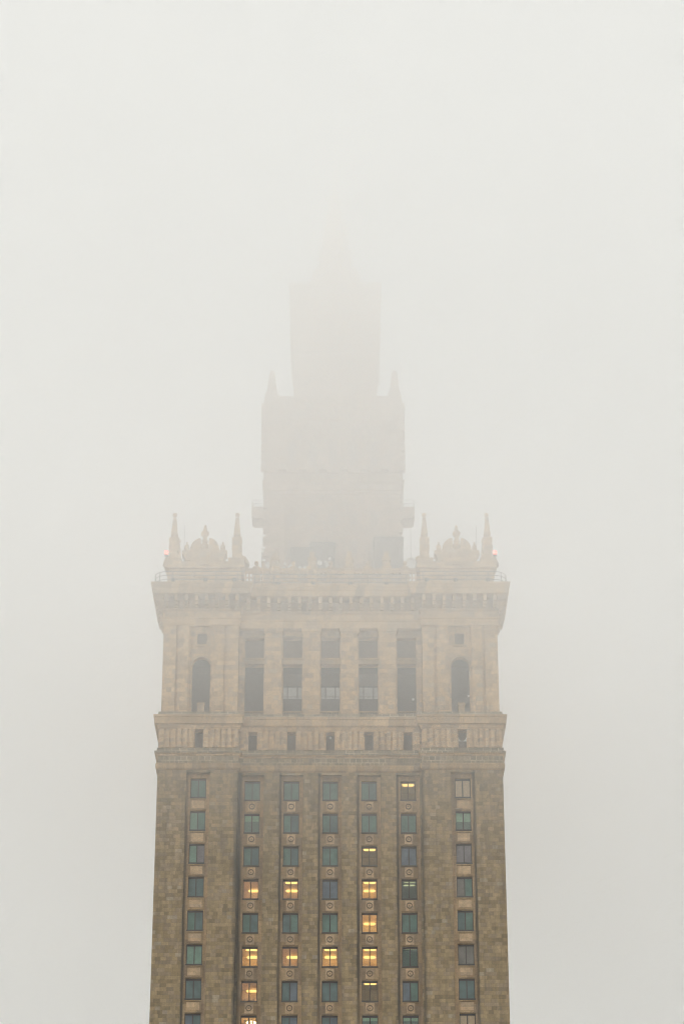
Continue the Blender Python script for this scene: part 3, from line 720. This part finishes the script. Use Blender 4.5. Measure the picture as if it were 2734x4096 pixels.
cabin(5.7, 9.5, 8.8, 11.6, 139.6, 'tall grey cabin at the right corner of the foggy stage')
cabin(-5.2, -2.75, 8.6, 11.6, 138.0, 'lower grey cabin joining the louvred one on its left')
def conduit(x, label, z1):
    m = MB(); m.tube([(0, 1.6, 132.4 - 125), (0, .2, 132.2 - 125), (0, -.9, 131.2 - 125), (0, -.95, 129 - 125)], .09, 8) if 0 else m.tube([(0, 0, 0), (0, 0, z1)], .1, 8)
    m.box(-.16, .16, -.12, .12, z1, z1 + .3); m.box(-.2, .2, -.14, .14, .9, 1.0)
    tag(m.build('cable_pipe', M['pale'], None, (x, -.1, 128.86)), label, 'pipe', 'cable pipes at the roof edge')
conduit(-8.65, 'pale vertical cable pipe at the roof edge near the left ball pier', 3.0)
conduit(-7.6, 'pale vertical cable pipe in front of the leftmost block pier', 3.0)
def small_box(x, y, z, label):
    m = MB(); m.box(-.12, .12, -.1, .1, -.1, .1); m.box(-.03, .03, .1, .35, -.03, .03); m.box(-.14, .14, -.14, .1, .1, .12)
    tag(m.build('junction_box', M['white'], None, (x, y, z)), label, 'box', 'small white boxes on the loggia storey')
small_box(10.36, CY + .25, 114.35, 'tiny white box hanging in the rightmost tall loggia opening')
small_box(17.2, .75, 114.2, 'tiny white box at the side of the right arched opening')
for s, c in (('left', PYL[0]), ('right', PYL[1])):
    m = MB(); x = .05; m.box(x - .4, x + .4, -.3, .3, 0, 1.0); m.box(x - .48, x + .48, -.38, .38, 1.0, 1.18); m.box(x - .44, x + .44, -.34, .34, 1.18, 1.35)
    tag(m.build('stone_pedestal', M['trim'], None, (c, .62, 111.88)), f'pale square stone pedestal standing at the foot of the {s} arched opening', 'pedestal', 'pedestals in the arched openings')

# ------------------------------------------------------------------ ground, haze, light, camera
t = NT('plaza_paving')
pos = t.n('NewGeometry').outputs['Position']
bk = t.n('TexBrick', {'Vector': pos, 'Color1': (.54, .51, .46, 1), 'Color2': (.46, .44, .40, 1), 'Mortar': (.14, .135, .13, 1), 'Scale': .5})
gm = t.surf(t.n('BsdfPrincipled', {'Base Color': bk.outputs[0], 'Roughness': .8}).outputs[0])
g = MB(); G = 690.; g.face([(-G, -G, 0), (G, -G, 0), (G, G, 0), (-G, G, 0)])
tag(g.build('ground', gm), 'paved plaza round the foot of the tower', 'ground', kind='structure')

t = NT('low_cloud_air')
zz = t.n('SeparateXYZ', {0: t.n('NewGeometry').outputs['Position']}).outputs[2]
HT = 207.
HZ = [(0, .0001), (80, .0006), (90, .003), (97, .0085), (106, .0145), (112, .0185), (118, .024), (124, .028), (131, .026), (136, .015), (150, .013), (166, .019), (177, .023), (187, .023), (207, .024)]
HM = .05
den = t.math('MULTIPLY', t.ramp(t.math('DIVIDE', zz, HT), [(z / HT, (d / HM,) * 3) for z, d in HZ]), HM)
wisp = t.n('TexNoise', {'Vector': t.n('NewGeometry').outputs['Position'], 'Scale': .011, 'Detail': 0.}).outputs[0]
den = t.math('MULTIPLY', den, t.math('ADD', t.math('MULTIPLY', wisp, .9), .55))
vol = t.n('VolumePrincipled', {'Color': (.995, .995, .99, 1), 'Density': den, 'Anisotropy': 0.})
t.t.links.new(vol.outputs[0], t.out.inputs[1])
h = MB(); h.box(-700, 700, -700, 700, -1, HT)
hz = tag(h.build('haze', t.mat), 'low cloud thickening towards the top of the tower', 'haze', kind='stuff')

SUN_EL, SUN_AZ = R(38), R(-30)     # high, from the left behind the viewer; azimuth from -y towards -x
wd = bpy.data.worlds.new('World'); sc.world = wd; wd.use_nodes = True
nt = wd.node_tree; nt.nodes.clear()
sky = nt.nodes.new('ShaderNodeTexSky'); sky.sky_type = 'NISHITA'; sky.sun_disc = False
sky.sun_elevation = SUN_EL; sky.sun_rotation = R(180 + 30); sky.dust_density = 6.; sky.air_density = 1.5
hs = nt.nodes.new('ShaderNodeHueSaturation'); hs.inputs['Saturation'].default_value = 0.
mx = nt.nodes.new('ShaderNodeMix'); mx.data_type = 'RGBA'; mx.blend_type = 'MULTIPLY'; mx.inputs[0].default_value = 1.; mx.inputs[7].default_value = (.955, 1.0, 1.055, 1)
bg = nt.nodes.new('ShaderNodeBackground'); bg.inputs[1].default_value = .1
wo = nt.nodes.new('ShaderNodeOutputWorld')
nt.links.new(sky.outputs[0], hs.inputs['Color']); nt.links.new(hs.outputs[0], mx.inputs[6]); nt.links.new(mx.outputs[2], bg.inputs[0]); nt.links.new(bg.outputs[0], wo.inputs[0])

sl_ = bpy.data.lights.new('sun', 'SUN'); sl_.energy = 2.4; sl_.angle = R(25); sl_.color = (1., .98, .94)
so = bpy.data.objects.new('sun', sl_); COL.objects.link(so)
from mathutils import Vector
dirv = Vector((sin(SUN_AZ) * cos(SUN_EL), -cos(SUN_AZ) * cos(SUN_EL), sin(SUN_EL)))
so.rotation_euler = dirv.to_track_quat('Z', 'Y').to_euler(); so.location = dirv * 600

cam = bpy.data.cameras.new('camera'); co = bpy.data.objects.new('camera', cam); COL.objects.link(co)
co.location = (1.45, -295., 1.7); co.rotation_euler = (R(90 + 25), 0, 0)
cam.sensor_fit = 'HORIZONTAL'; cam.sensor_width = 24.; cam.lens = 24. * 5800 / 1568; cam.clip_end = 3000.; cam.clip_start = 1.
sc.camera = co
for q in ('lamp', 'lamp_dim', 'bulb', 'red'): M[q].cycles.emission_sampling = 'NONE'   # small lamps: found by bounced rays

sc.view_settings.view_transform = 'Standard'; sc.view_settings.look = 'None'; sc.view_settings.gamma = 1.
sc.view_settings.exposure = .83
cy = sc.cycles
cy.max_bounces = 32; cy.diffuse_bounces = 4; cy.glossy_bounces = 3; cy.transmission_bounces = 4; cy.volume_bounces = 28; cy.transparent_max_bounces = 12
cy.use_denoising = True; cy.use_adaptive_sampling = False; cy.filter_width = 1.1; cy.volume_step_rate = 1.; cy.sample_clamp_indirect = 0.
